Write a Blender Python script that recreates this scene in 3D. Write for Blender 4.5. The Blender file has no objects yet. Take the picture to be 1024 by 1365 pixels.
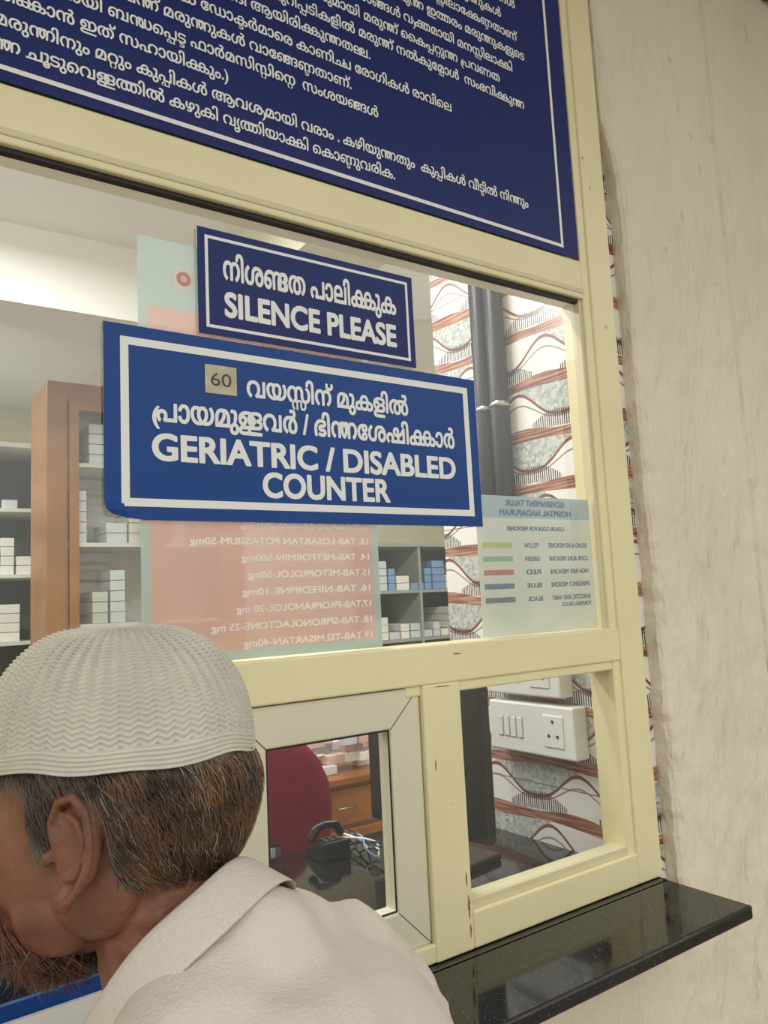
import bpy, math, random
import numpy as np
from mathutils import Vector, Matrix, noise
random.seed(7)
SC=bpy.context.scene
COL=bpy.context.collection
SC.view_settings.view_transform='Standard'
SC.view_settings.look='None'

# ---------------------------------------------------------------- helpers
def s2l(c):
    return tuple((v/255/12.92) if v/255<=.04045 else ((v/255+.055)/1.055)**2.4 for v in c)+(1,)
def newmat(name):
    m=bpy.data.materials.new(name);m.use_nodes=True
    nt=m.node_tree;b=nt.nodes['Principled BSDF'];return m,nt,b
def nmath(nt,op,a,b=None,c=None):
    n=nt.nodes.new('ShaderNodeMath');n.operation=op
    for i,v in enumerate((a,b,c)):
        if v is None: continue
        if isinstance(v,(int,float)): n.inputs[i].default_value=v
        else: nt.links.new(v,n.inputs[i])
    return n.outputs[0]
def nmix(nt,f,a,b):
    n=nt.nodes.new('ShaderNodeMix');n.data_type='RGBA'
    if isinstance(f,(int,float)): n.inputs[0].default_value=f
    else: nt.links.new(f,n.inputs[0])
    for i,v in ((6,a),(7,b)):
        if isinstance(v,tuple): n.inputs[i].default_value=v
        else: nt.links.new(v,n.inputs[i])
    return n.outputs[2]
def mat(name,rgb,rough=.5,spec=.5,noise_amt=0.06,nscale=8,bump=0,bscale=60,metal=0,stain=None):
    m,nt,b=newmat(name);L=nt.links
    b.inputs['Roughness'].default_value=rough
    b.inputs['Specular IOR Level'].default_value=spec
    b.inputs['Metallic'].default_value=metal
    tc=nt.nodes.new('ShaderNodeTexCoord')
    n=nt.nodes.new('ShaderNodeTexNoise');n.inputs['Scale'].default_value=nscale;n.inputs['Detail'].default_value=5
    L.new(tc.outputs['Object'],n.inputs['Vector'])
    r=nt.nodes.new('ShaderNodeValToRGB')
    c=s2l(rgb);r.color_ramp.elements[0].position=.3;r.color_ramp.elements[1].position=.7
    r.color_ramp.elements[0].color=tuple(v*(1-noise_amt*1.5) for v in c[:3])+(1,)
    r.color_ramp.elements[1].color=tuple(min(1,v*(1+noise_amt)) for v in c[:3])+(1,)
    L.new(n.outputs['Fac'],r.inputs['Fac']);col=r.outputs['Color']
    if stain:
        n3=nt.nodes.new('ShaderNodeTexNoise');n3.inputs['Scale'].default_value=stain[1];n3.inputs['Detail'].default_value=10
        L.new(tc.outputs['Object'],n3.inputs['Vector'])
        col=nmix(nt,nmath(nt,'MULTIPLY',nmath(nt,'GREATER_THAN',n3.outputs['Fac'],stain[2]),stain[3]),col,s2l(stain[0]))
    L.new(col,b.inputs['Base Color'])
    if bump:
        n2=nt.nodes.new('ShaderNodeTexNoise');n2.inputs['Scale'].default_value=bscale;n2.inputs['Detail'].default_value=6
        L.new(tc.outputs['Object'],n2.inputs['Vector'])
        bp=nt.nodes.new('ShaderNodeBump');bp.inputs['Strength'].default_value=bump;bp.inputs['Distance'].default_value=.01
        L.new(n2.outputs['Fac'],bp.inputs['Height']);L.new(bp.outputs['Normal'],b.inputs['Normal'])
    return m
def empty(name):
    e=bpy.data.objects.new(name,None);COL.objects.link(e);e.empty_display_size=.05;return e
def mk(name,verts,faces,m=None,parent=None,smooth=False):
    me=bpy.data.meshes.new(name);me.from_pydata([tuple(v) for v in verts],[],faces);me.update()
    o=bpy.data.objects.new(name,me);COL.objects.link(o)
    if m: me.materials.append(m)
    if parent: o.parent=parent
    if smooth: me.polygons.foreach_set('use_smooth',[True]*len(me.polygons))
    return o
def box(name,x0,x1,y0,y1,z0,z1,m,parent=None,bevel=0,rot=0):
    v=[(x0,y0,z0),(x1,y0,z0),(x1,y1,z0),(x0,y1,z0),(x0,y0,z1),(x1,y0,z1),(x1,y1,z1),(x0,y1,z1)]
    f=[(0,3,2,1),(4,5,6,7),(0,1,5,4),(1,2,6,5),(2,3,7,6),(3,0,4,7)]
    if rot:
        cx,cy=(x0+x1)/2,(y0+y1)/2
        v=[(cx+(a-cx)*math.cos(rot)-(b-cy)*math.sin(rot),cy+(a-cx)*math.sin(rot)+(b-cy)*math.cos(rot),c) for a,b,c in v]
    o=mk(name,v,f,m,parent)
    if bevel:
        b=o.modifiers.new('b','BEVEL');b.width=bevel;b.segments=2
    return o
def multibox(name,boxes,mats,parent=None,bevel=0):
    V=[];F=[];MI=[]
    for x0,x1,y0,y1,z0,z1,mi in boxes:
        k=len(V)
        V+=[(x0,y0,z0),(x1,y0,z0),(x1,y1,z0),(x0,y1,z0),(x0,y0,z1),(x1,y0,z1),(x1,y1,z1),(x0,y1,z1)]
        F+=[tuple(k+i for i in q) for q in [(0,3,2,1),(4,5,6,7),(0,1,5,4),(1,2,6,5),(2,3,7,6),(3,0,4,7)]]
        MI+=[mi]*6
    o=mk(name,V,F,None,parent)
    for m in mats:o.data.materials.append(m)
    for p,i in zip(o.data.polygons,MI):p.material_index=i
    if bevel:
        b=o.modifiers.new('b','BEVEL');b.width=bevel;b.segments=2
    return o
def tube(name,pts,r,m,parent=None,n=14):
    P=[Vector(p) for p in pts];V=[];F=[]
    t0=(P[1]-P[0]).normalized();a=t0.orthogonal().normalized()
    for i,p in enumerate(P):
        t=((P[min(i+1,len(P)-1)]-p).normalized()+(p-P[max(i-1,0)]).normalized())
        t=t.normalized() if t.length>1e-6 else t0
        a=(a-t*a.dot(t)).normalized();b=t.cross(a)
        for k in range(n):
            th=2*math.pi*k/n;V.append(p+a*(r*math.cos(th))+b*(r*math.sin(th)))
    for i in range(len(P)-1):
        for k in range(n):
            F.append((i*n+k,i*n+(k+1)%n,(i+1)*n+(k+1)%n,(i+1)*n+k))
    F.append(tuple(range(n))[::-1]);F.append(tuple((len(P)-1)*n+k for k in range(n)))
    o=mk(name,V,F,m,parent)
    o.data.polygons.foreach_set('use_smooth',[len(p.vertices)==4 for p in o.data.polygons])
    return o
# ---- lettering: outlines -> nonzero-winding scan fill, dilated for weight, laid out glyph by glyph
OC={}
def outline(ch):
    if ch in OC:return OC[ch]
    def loops(s):
        cu=bpy.data.curves.new('t','FONT');cu.body=s;cu.size=1;cu.resolution_u=5;cu.fill_mode='NONE'
        t=bpy.data.objects.new('t',cu);COL.objects.link(t)
        me=bpy.data.meshes.new_from_object(t.evaluated_get(bpy.context.evaluated_depsgraph_get()))
        bpy.data.objects.remove(t);bpy.data.curves.remove(cu)
        co=[v.co[:2] for v in me.vertices];n=len(co)
        par=list(range(n))
        def find(a):
            while par[a]!=a: par[a]=par[par[a]];a=par[a]
            return a
        for e in me.edges: par[find(e.vertices[0])]=find(e.vertices[1])
        L={}
        for i in range(n): L.setdefault(find(i),[]).append(co[i])
        bpy.data.meshes.remove(me);return list(L.values()),co
    L,co=loops(ch);_,c2=loops(ch+ch)
    adv=(max(c[0] for c in c2)-max(c[0] for c in co)) if co else .3
    OC[ch]=(L,adv);return OC[ch]
GC={}
def merge(iv):
    iv.sort();out=[]
    for a,b in iv:
        if out and a<=out[-1][1]+1e-6: out[-1][1]=max(out[-1][1],b)
        else: out.append([a,b])
    return out
def glyph(ch,bold,h):
    k=(ch,bold,h)
    if k in GC:return GC[k]
    if ch==' ': GC[k]=(np.zeros((0,2)),[],.27);return GC[k]
    L,adv=outline(ch)
    if not L: GC[k]=(np.zeros((0,2)),[],adv);return GC[k]
    ys=[p[1] for l in L for p in l];r0=int(math.floor((min(ys)-bold)/h))-1;r1=int(math.ceil((max(ys)+bold)/h))+1
    rows={}
    for r in range(r0,r1+1):
        y=(r+.37)*h;X=[]
        for l in L:
            for (ax,ay),(bx_,by) in zip(l,l[1:]+l[:1]):
                if (ay<=y)!=(by<=y): X.append((ax+(bx_-ax)*(y-ay)/(by-ay),1 if by>ay else -1))
        X.sort();w=0;iv=[]
        for x,d in X:
            if w==0: st=x
            w+=d
            if w==0: iv.append([st,x])
        rows[r]=iv
    R={}
    m=int(bold/h)
    for r in range(r0,r1+1):
        iv=[]
        for d in range(-m,m+1):
            e=math.sqrt(max(0,bold*bold-(d*h)**2))
            iv+=[(a-e,b+e) for a,b in rows.get(r+d,[])]
        R[r]=merge(iv)
    V=[];F=[]
    for r in range(r0,r1):
        A=R[r];B=R[r+1];y0=(r+.37)*h;y1=y0+h
        if not A and not B: continue
        ok=len(A)==len(B) and all(a[0]<b[1] and b[0]<a[1] for a,b in zip(A,B))
        if ok: Q=[(a[0],a[1],b[0],b[1],y0,y1) for a,b in zip(A,B)]
        else: Q=[(a[0],a[1],a[0],a[1],y0,y0+h/2) for a in A]+[(b[0],b[1],b[0],b[1],y0+h/2,y1) for b in B]
        for a0,a1,b0,b1,u,v in Q:
            n=len(V);V+=[(a0,u),(a1,u),(b1,v),(b0,v)];F.append((n,n+1,n+2,n+3))
    GC[k]=(np.array(V).reshape(-1,2),F,adv);return GC[k]
CONS=set(chr(c) for c in range(0x0D15,0x0D3A))
STACK={'പ','സ','ട','റ','ബ','വ'}
def tokens(s):
    out=[];i=0;n=len(s);V_='\u0d4d'
    while i<n:
        c=s[i]
        if c in CONS:
            cl=[(c,'n')];j=i+1
            while j+1<n and s[j]==V_ and s[j+1] in CONS:
                d=s[j+1]
                if d=='ര': cl.insert(0,('(','ra'))
                elif d=='യ' and cl[-1][0]!='യ': cl.append((')','ya'))
                elif d in STACK: cl.append((d,'stack'))
                else: cl.append((d,'join'))
                j+=2
            if j<n and s[j] in '\u0d46\u0d47\u0d48': cl.insert(0,(s[j],'n'));j+=1
            elif j<n and s[j]=='\u0d4a': cl.insert(0,('\u0d46','n'));cl.append(('\u0d3e','n'));j+=1
            elif j<n and s[j]=='\u0d4b': cl.insert(0,('\u0d47','n'));cl.append(('\u0d3e','n'));j+=1
            out+=cl;i=j
        else: out.append((c,'n'));i+=1
    return out
def textmesh(s,bold,h):
    V=[];F=[];x=0;last=(0,0);lay=0
    for ch,mode in tokens(s):
        co,f,adv=glyph(ch,bold,h)
        if len(co)==0: x+=adv;continue
        c=co.copy();lay=(lay+1)%4
        if mode=='join':
            x0=last[0]+last[1]*.56;c[:,0]+=x0;last=(x0,adv);x=x0+adv
        elif mode=='stack':
            w=c[:,0].max()-c[:,0].min();c=c*.62;c[:,0]+=last[0]+(last[1]-w*.62)*.5;c[:,1]-=.28
        elif mode=='ra':
            c[:,1]=c[:,1]*.75-.08;c[:,0]+=x;x+=adv*.6
        elif mode=='ya':
            c[:,1]=c[:,1]*.7-.15;c[:,0]+=x-.05;x+=adv*.5
        else:
            c[:,0]+=x;last=(x,adv);x+=adv
        k=len(V);V+=[(p[0],p[1],lay) for p in c];F+=[tuple(k+i for i in q) for q in f]
    return np.array(V),F
def text(name,s,x0,x1,z0,z1,y,m,parent,bold=.02,mirror=False,scale=None,right=None,base=None,h=1/100):
    co,F=textmesh(s,bold,h);mn=co.min(0);mx=co.max(0)
    if scale is not None:
        X=(co[:,0]-mx[0])*scale+right;Z=co[:,1]*scale*1.12+base
    else:
        sx=(x1-x0)/(mx[0]-mn[0]);sz=(z1-z0)/(mx[1]-mn[1]);X=(co[:,0]-mn[0])*sx
        X=(x1-X) if mirror else (x0+X)
        Z=(co[:,1]-mn[1])*sz+z0
    return mk(name,[(a,y-l*.00006,b) for a,b,l in zip(X,Z,co[:,2])],F,m,parent)
def frame_rect(name,x0,x1,z0,z1,w,y,m,parent):
    v=[(x0,y,z0),(x1,y,z0),(x1,y,z1),(x0,y,z1),(x0+w,y,z0+w),(x1-w,y,z0+w),(x1-w,y,z1-w),(x0+w,y,z1-w)]
    f=[(0,1,5,4),(1,2,6,5),(2,3,7,6),(3,0,4,7)]
    return mk(name,v,f,m,parent)
UNIT={}
def unit(seg):
    if seg in UNIT:return UNIT[seg]
    rings=seg//2+1;V=[(0,0,1)];F=[]
    for i in range(1,rings):
        p=math.pi*i/rings
        for j in range(seg):
            t=2*math.pi*j/seg;V.append((math.sin(p)*math.cos(t),math.sin(p)*math.sin(t),math.cos(p)))
    V.append((0,0,-1));last=len(V)-1
    for j in range(seg): F.append((0,1+j,1+(j+1)%seg));F.append((last,last-seg+(j+1)%seg,last-seg+j))
    for i in range(rings-2):
        for j in range(seg):
            a=1+i*seg+j;b=1+i*seg+(j+1)%seg;F.append((a,a+seg,b+seg,b))
    UNIT[seg]=(np.array(V),F);return UNIT[seg]
class MB:
    def __init__(s): s.V=[];s.F=[];s.n=0
    def add(s,V,F):
        s.V.append(V);s.F+=[tuple(i+s.n for i in f) for f in F];s.n+=len(V)
    def transform(s,M):
        A=np.array(M);s.V=[v@A[:3,:3].T+A[:3,3] for v in s.V]
    def mesh(s,name):
        me=bpy.data.meshes.new(name);me.from_pydata(np.concatenate(s.V).tolist(),[],s.F);me.update();return me
    def obj(s,name,m,parent):
        me=s.mesh(name);o=bpy.data.objects.new(name,me);COL.objects.link(o);me.materials.append(m);o.parent=parent
        me.polygons.foreach_set('use_smooth',[True]*len(me.polygons));return o
def sph(bm,c,r,M=None,seg=18):
    V,F=unit(seg);V=V*np.array([r]*3 if isinstance(r,(int,float)) else r)
    if M is not None: V=V@np.array(M)[:3,:3].T
    bm.add(V+np.array(c),F)
def caps(bm,p0,p1,r0,r1,step=.4):
    p0=Vector(p0);p1=Vector(p1);d=(p1-p0).length
    n=max(2,int(d/(min(r0,r1)*step))+1)
    for i in range(n+1):
        t=i/n;sph(bm,p0.lerp(p1,t),r0+(r1-r0)*t,seg=14)
def chain(bm,pts,r,step=.4):
    for i in range(len(pts)-1):
        a=r[i] if isinstance(r,(list,tuple)) else r
        b=r[i+1] if isinstance(r,(list,tuple)) else r
        caps(bm,pts[i],pts[i+1],a,b,step)
def remesh(bm,name,voxel,smooth_it,m,parent,disp=None,fac=.5):
    me=bm.mesh(name)
    t=bpy.data.objects.new('tmp',me);COL.objects.link(t)
    r=t.modifiers.new('r','REMESH');r.mode='VOXEL';r.voxel_size=voxel
    s=t.modifiers.new('s','SMOOTH');s.factor=fac;s.iterations=smooth_it
    nm=bpy.data.meshes.new_from_object(t.evaluated_get(bpy.context.evaluated_depsgraph_get()))
    bpy.data.objects.remove(t)
    o=bpy.data.objects.new(name,nm);COL.objects.link(o)
    nm.materials.clear();nm.materials.append(m)
    nm.polygons.foreach_set('use_smooth',[True]*len(nm.polygons))
    if disp:
        nrm=[v.normal.copy() for v in nm.vertices]
        for v,n in zip(nm.vertices,nrm): v.co+=n*disp(v.co)
        nm.update()
    if parent:o.parent=parent
    return o

# ---------------------------------------------------------------- materials
CREAM=mat('cream_upvc',(230,221,176),.35,.5,.03,5,.05,20,stain=((150,120,80),38,.735,.6))
CREAMD=mat('cream_bead',(210,203,166),.4,.5,.03,5)
SASHM=mat('sash_upvc',(216,211,186),.35,.5,.03,5)
GASKET=mat('gasket',(35,35,33),.6)
WHITEP=mat('white_vinyl',(232,234,230),.4,.4,.01)
BLUE_B=mat('blue_board',(12,32,98),.4,.25,.05,3)
BLUE_G=mat('blue_sign',(14,66,136),.42,.3,.05,4)
BLUE_S=mat('blue_silence',(12,34,100),.42,.3,.04,4)
INTW=mat('interior_wall',(230,226,200),.7,.3,.02,3)
CEILM=mat('ceiling_white',(236,237,234),.7,.3,.01,3)
WOOD=mat('wood_brown',(150,106,62),.4,.5,.16,6)
WOODD=mat('wood_dark',(148,92,46),.35,.5,.14,6)
SHW=mat('shelf_white',(214,216,210),.5)
SHG=mat('shelf_grey',(158,164,158),.5)
BLACKP=mat('black_plastic',(16,17,20),.32,.5,.02)
BLACKT=mat('black_pipe',(12,13,16),.42,.4,.02)
WPL=mat('white_plastic',(236,236,232),.35,.5,.01)
GREYD=mat('grey_slot',(60,60,62),.5)
MAROON=mat('maroon_fabric',(124,24,54),.85,.2,.08,60,.3,300)
STEEL=mat('steel',(190,190,192),.25,.5,.02,metal=1)
FLOORM=mat('floor_tile',(150,140,125),.4)
GLASS_DK=mat('cabinet_back',(96,110,104),.4)
BOXC=[mat('pk_%d'%i,c,.55) for i,c in enumerate([(232,232,226),(206,214,220),(120,160,205),(220,190,185),(190,205,190),(205,196,160),(90,120,170)])]

def plaster(name,rgb,streak):
    m,nt,b=newmat(name);L=nt.links;b.inputs['Roughness'].default_value=.75;b.inputs['Specular IOR Level'].default_value=.25
    tc=nt.nodes.new('ShaderNodeTexCoord');mp=nt.nodes.new('ShaderNodeMapping');mp.inputs['Scale'].default_value=(2.2,2.2,1.2)
    L.new(tc.outputs['Object'],mp.inputs[0])
    n=nt.nodes.new('ShaderNodeTexNoise');n.inputs['Scale'].default_value=1.6;n.inputs['Detail'].default_value=8;L.new(mp.outputs[0],n.inputs['Vector'])
    c=s2l(rgb);d=tuple(v*(1-streak) for v in c[:3])+(1,)
    r=nt.nodes.new('ShaderNodeValToRGB');r.color_ramp.elements[0].position=.3;r.color_ramp.elements[1].position=.65
    r.color_ramp.elements[0].color=d;r.color_ramp.elements[1].color=c
    L.new(n.outputs['Fac'],r.inputs[0])
    mp3=nt.nodes.new('ShaderNodeMapping');mp3.inputs['Scale'].default_value=(16,16,7);L.new(tc.outputs['Object'],mp3.inputs[0])
    n3=nt.nodes.new('ShaderNodeTexNoise');n3.inputs['Scale'].default_value=1.5;n3.inputs['Detail'].default_value=12;L.new(mp3.outputs[0],n3.inputs['Vector'])
    k=nmath(nt,'MULTIPLY',nmath(nt,'GREATER_THAN',n3.outputs['Fac'],.70),.3)
    L.new(nmix(nt,k,r.outputs[0],s2l((156,148,128))),b.inputs['Base Color'])
    mp2=nt.nodes.new('ShaderNodeMapping');mp2.inputs['Scale'].default_value=(1,1,.5);L.new(tc.outputs['Object'],mp2.inputs[0])
    n2=nt.nodes.new('ShaderNodeTexNoise');n2.inputs['Scale'].default_value=12;n2.inputs['Detail'].default_value=9;L.new(mp2.outputs[0],n2.inputs['Vector'])
    bp=nt.nodes.new('ShaderNodeBump');bp.inputs['Strength'].default_value=1;bp.inputs['Distance'].default_value=.04
    L.new(n2.outputs['Fac'],bp.inputs['Height']);L.new(bp.outputs[0],b.inputs['Normal'])
    return m
PLAST=plaster('plaster_beige',(227,218,196),.1)

def granite():
    m,nt,b=newmat('black_granite');L=nt.links;b.inputs['Roughness'].default_value=.08;b.inputs['Specular IOR Level'].default_value=.6
    tc=nt.nodes.new('ShaderNodeTexCoord');v=nt.nodes.new('ShaderNodeTexVoronoi');v.inputs['Scale'].default_value=260
    L.new(tc.outputs['Object'],v.inputs['Vector'])
    lt=nmath(nt,'LESS_THAN',v.outputs['Distance'],.2)
    n=nt.nodes.new('ShaderNodeTexNoise');n.inputs['Scale'].default_value=90;L.new(tc.outputs['Object'],n.inputs['Vector'])
    k=nmath(nt,'MULTIPLY',lt,nmath(nt,'GREATER_THAN',n.outputs['Fac'],.52))
    L.new(nmix(nt,k,s2l((11,12,13)),s2l((105,108,108))),b.inputs['Base Color']);return m
GRAN=granite()

def tilemat(axis):
    m,nt,b=newmat('patterned_tile_'+axis);L=nt.links;b.inputs['Roughness'].default_value=.22
    tc=nt.nodes.new('ShaderNodeTexCoord');sp=nt.nodes.new('ShaderNodeSeparateXYZ');L.new(tc.outputs['Object'],sp.inputs[0])
    u=sp.outputs['Y'] if axis=='y' else sp.outputs['X'];v=sp.outputs['Z']
    P=.118
    v=nmath(nt,'ADD',v,nmath(nt,'MULTIPLY',nmath(nt,'SINE',nmath(nt,'MULTIPLY',u,19.0)),.004))
    vv=nmath(nt,'DIVIDE',v,P);row=nmath(nt,'FLOOR',vv);q=nmath(nt,'FRACT',vv)
    uu=nmath(nt,'ADD',nmath(nt,'DIVIDE',u,.25),nmath(nt,'MULTIPLY',row,.37))
    cs=nmath(nt,'COSINE',nmath(nt,'MULTIPLY',uu,2*math.pi))
    b01=nmath(nt,'MULTIPLY_ADD',cs,.5,.5)
    bump=nmath(nt,'POWER',b01,1.4)
    curve=nmath(nt,'MULTIPLY_ADD',bump,.5,.42)
    d=nmath(nt,'SUBTRACT',q,curve)
    mp=nt.nodes.new('ShaderNodeMapping');mp.inputs['Scale'].default_value=(6,6,170);L.new(tc.outputs['Object'],mp.inputs[0])
    n=nt.nodes.new('ShaderNodeTexNoise');n.inputs['Scale'].default_value=1.2;n.inputs['Detail'].default_value=3;L.new(mp.outputs[0],n.inputs['Vector'])
    wr=nt.nodes.new('ShaderNodeValToRGB');wr.color_ramp.elements[0].position=.4;wr.color_ramp.elements[1].position=.6
    wr.color_ramp.elements[0].color=s2l((122,70,54));wr.color_ramp.elements[1].color=s2l((196,148,124));L.new(n.outputs['Fac'],wr.inputs[0])
    vo=nt.nodes.new('ShaderNodeTexVoronoi');vo.inputs['Scale'].default_value=130;L.new(tc.outputs['Object'],vo.inputs['Vector'])
    mr=nt.nodes.new('ShaderNodeValToRGB');mr.color_ramp.elements[0].color=s2l((148,164,172));mr.color_ramp.elements[1].color=s2l((216,212,202))
    sv=nt.nodes.new('ShaderNodeSeparateColor');L.new(vo.outputs['Color'],sv.inputs[0]);L.new(sv.outputs[0],mr.inputs[0])
    white=s2l((238,236,234))
    above=nmath(nt,'GREATER_THAN',d,0)
    half=nmath(nt,'GREATER_THAN',nmath(nt,'SINE',nmath(nt,'MULTIPLY',uu,math.pi)),.0)
    col=nmix(nt,nmath(nt,'MULTIPLY',above,half),white,mr.outputs[0])
    d2=nmath(nt,'ABSOLUTE',nmath(nt,'SUBTRACT',q,nmath(nt,'MULTIPLY_ADD',bump,.34,.37)))
    col=nmix(nt,nmath(nt,'LESS_THAN',d2,.018),col,s2l((156,146,142)))
    col=nmix(nt,nmath(nt,'LESS_THAN',nmath(nt,'ABSOLUTE',d),.032),col,s2l((132,76,60)))
    comb=nmath(nt,'GREATER_THAN',nmath(nt,'FRACT',nmath(nt,'DIVIDE',u,.0062)),.5)
    inband=nmath(nt,'MULTIPLY',nmath(nt,'GREATER_THAN',q,.18),nmath(nt,'LESS_THAN',q,nmath(nt,'MULTIPLY_ADD',bump,-.3,.50)))
    hh=nmath(nt,'LESS_THAN',b01,.75)
    col=nmix(nt,nmath(nt,'MULTIPLY',nmath(nt,'MULTIPLY',comb,inband),hh),col,s2l((54,42,40)))
    wb=nmath(nt,'LESS_THAN',q,nmath(nt,'MULTIPLY_ADD',cs,.04,.2))
    col=nmix(nt,wb,col,wr.outputs[0])
    g=nmath(nt,'LESS_THAN',nmath(nt,'FRACT',nmath(nt,'DIVIDE',nmath(nt,'ADD',sp.outputs['Z'],.02),.29)),.008)
    col=nmix(nt,g,col,s2l((120,112,104)))
    L.new(col,b.inputs['Base Color']);return m
TILEY=tilemat('y');TILEX=tilemat('x')

def glassmat(name,tint=(1,1,1,1),rf=1.0):
    m=bpy.data.materials.new(name);m.use_nodes=True;nt=m.node_tree;nt.nodes.clear()
    o=nt.nodes.new('ShaderNodeOutputMaterial');mx=nt.nodes.new('ShaderNodeMixShader');t=nt.nodes.new('ShaderNodeBsdfTransparent');g=nt.nodes.new('ShaderNodeBsdfGlossy')
    t.inputs[0].default_value=tint;g.inputs['Roughness'].default_value=.0
    lw=nt.nodes.new('ShaderNodeLayerWeight');lw.inputs[0].default_value=.5
    k=nmath(nt,'MULTIPLY_ADD',nmath(nt,'POWER',lw.outputs['Facing'],4.0),.5*rf,.10*rf)
    nt.links.new(k,mx.inputs[0]);nt.links.new(t.outputs[0],mx.inputs[1]);nt.links.new(g.outputs[0],mx.inputs[2]);nt.links.new(mx.outputs[0],o.inputs[0]);return m
GLASS=glassmat('clear_glass',(.98,.99,.98,1))
def pane(n,x0,x1,z0,z1,y,parent): return mk(n,[(x0,y,z0),(x1,y,z0),(x1,y,z1),(x0,y,z1)],[(0,1,2,3)],GLASS,parent)
def paper(name,rgb,alpha):
    m=bpy.data.materials.new(name);m.use_nodes=True;nt=m.node_tree;b=nt.nodes['Principled BSDF']
    b.inputs['Base Color'].default_value=s2l(rgb);b.inputs['Roughness'].default_value=.7;b.inputs['Alpha'].default_value=alpha
    tl=nt.nodes.new('ShaderNodeBsdfTranslucent');tl.inputs[0].default_value=s2l(rgb)
    mx=nt.nodes.new('ShaderNodeMixShader');mx.inputs[0].default_value=.35*alpha
    o=nt.nodes['Material Output'];nt.links.new(b.outputs[0],mx.inputs[1]);nt.links.new(tl.outputs[0],mx.inputs[2]);nt.links.new(mx.outputs[0],o.inputs[0]);return m
P_GREEN=paper('paper_green',(170,190,180),.8);P_SALM=paper('paper_salmon',(210,168,154),.8)
P_PALE=paper('paper_pale',(202,208,194),.9);P_HEAD=paper('paper_header',(162,180,184),.9)
P_INK=mat('ink_slate',(96,120,138),.7);P_TXW=mat('ink_white',(250,242,232),.7)

# ---------------------------------------------------------------- room shell
box('floor',-2.2,4.6,-3,4.5,-.1,0,FLOORM)
box('ceiling',-2.2,4.6,.06,4.5,2.9,3.0,CEILM)
box('wall_back',-2.2,4.6,4.4,4.5,0,2.9,INTW)
box('wall_left',-2.2,-2.1,.06,4.4,0,2.9,INTW)
box('wall_right',4.5,4.6,.06,4.4,0,2.9,INTW)
box('trim_1',-2.1,1.15,1.8,2.05,2.62,2.9,CEILM)
box('trim_2',1.15,1.45,.62,4.4,2.66,2.9,INTW)
box('wall_front_lower',-2.2,1.2622,-.026,.12,0,.9975,PLAST)
box('wall_front_left',-2.2,-.625,-.02,.12,.9975,3.3,PLAST)
box('wall_front_top',-.62,1.33,.0,.12,2.92,3.3,PLAST)
def pier():
    zs=np.linspace(0,3.3,220);V=[];F=[]
    for z in zs:
        e=1.304+.008*noise.noise(Vector((0,0,z*6)))+.005*noise.noise(Vector((3,0,z*30)))+.003*noise.noise(Vector((3,7,z*80)))
        if z>2.42: e=e-(e-1.268)*min(1,(z-2.42)/.10)
        k=1.66+.004*noise.noise(Vector((9,0,z*3)))
        a,b,c=(.03,-.014,-.021)
        if z<.99: e=1.2622;a,b,c=(.03,-.026,-.026)
        V+= [(e,a,z),(e,b,z),(e+.006,c,z),(e+.016,-.026,z),(k,-.026,z),(k+.006,-.033,z),(4.6,-.033,z),(4.6,.06,z)]
    n=8
    for i in range(len(zs)-1):
        for j in range(n-1):
            a=i*n+j;F.append((a,a+1,a+1+n,a+n))
    return mk('wall_front_right',V,F,PLAST)
pier()
box('wall_verandah_end',4.5,4.6,-3,-.04,0,3.3,PLAST)
box('sky_blocker_slab',-2.2,4.6,-1.4,.12,3.3,3.4,CEILM)  # unseen slab added overhead to block and shape the sky light
box('trim_tile_strip',1.2635,1.34,.012,.05,.995,2.92,TILEX)
box('wall_tiled_return',1.257,1.5,.06,.56,0,2.9,TILEY)
cd=empty('wall_conduit');tube('conduit',[(1.7,-.047,3.085),(4.4,-.047,3.085)],.011,STEEL,cd)
for x in (1.95,2.6,3.3): tube('saddle',[(x,-.047,3.085),(x+.015,-.047,3.085)],.014,GREYD,cd)

# ---------------------------------------------------------------- window
W=empty('window_1')
yf=-.012;yb=.05
def bar(n,x0,x1,z0,z1,m=CREAM,y0=yf,y1=yb,bv=.003): return box(n,x0,x1,y0,y1,z0,z1,m,W,bv)
bar('jamb_outer',1.196,1.2625,1.021,2.92)
bar('jamb_inner',1.176,1.198,1.021,2.92,CREAM,-.007)
bar('bead_upper',1.168,1.178,1.478,2.118,CREAMD,-.001,.02,.001)
bar('rail_top',-.6,1.176,2.118,2.195,y0=-.008)
bar('rail_top_lip',-.6,1.176,2.128,2.138,CREAMD,-.010,0,.002)
bar('rail_mid',-.6,1.196,1.420,1.480,y0=-.011)
bar('rail_mid_lip',.70,1.176,1.404,1.421,CREAM,-.006)
bar('rail_bottom',.802,1.196,1.021,1.075)
bar('rail_bottom_bead',.802,1.176,1.074,1.09,CREAMD,-.004,.03,.002)
bar('mullion',.728,.802,1.021,1.42)
bar('mullion_bead',.80,.808,1.075,1.41,CREAMD,-.003,.03,.001)
bar('jamb_left',-.62,-.56,1.021,2.92)
bar('header',-.62,1.2625,2.88,2.92)
bar('gasket_upper',.0,1.17,2.112,2.119,GASKET,.0,.012,0)
bar('backing_panel',-.56,1.176,2.195,2.88,CREAMD,.01,.03,0)
pane('glass_upper',-.56,1.176,1.478,2.12,.006,W)
pane('glass_lower_right',.802,1.176,1.08,1.42,.006,W)
SCUFF=mat('scuff_brown',(150,112,66),.7,.2,.2,60)
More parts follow.
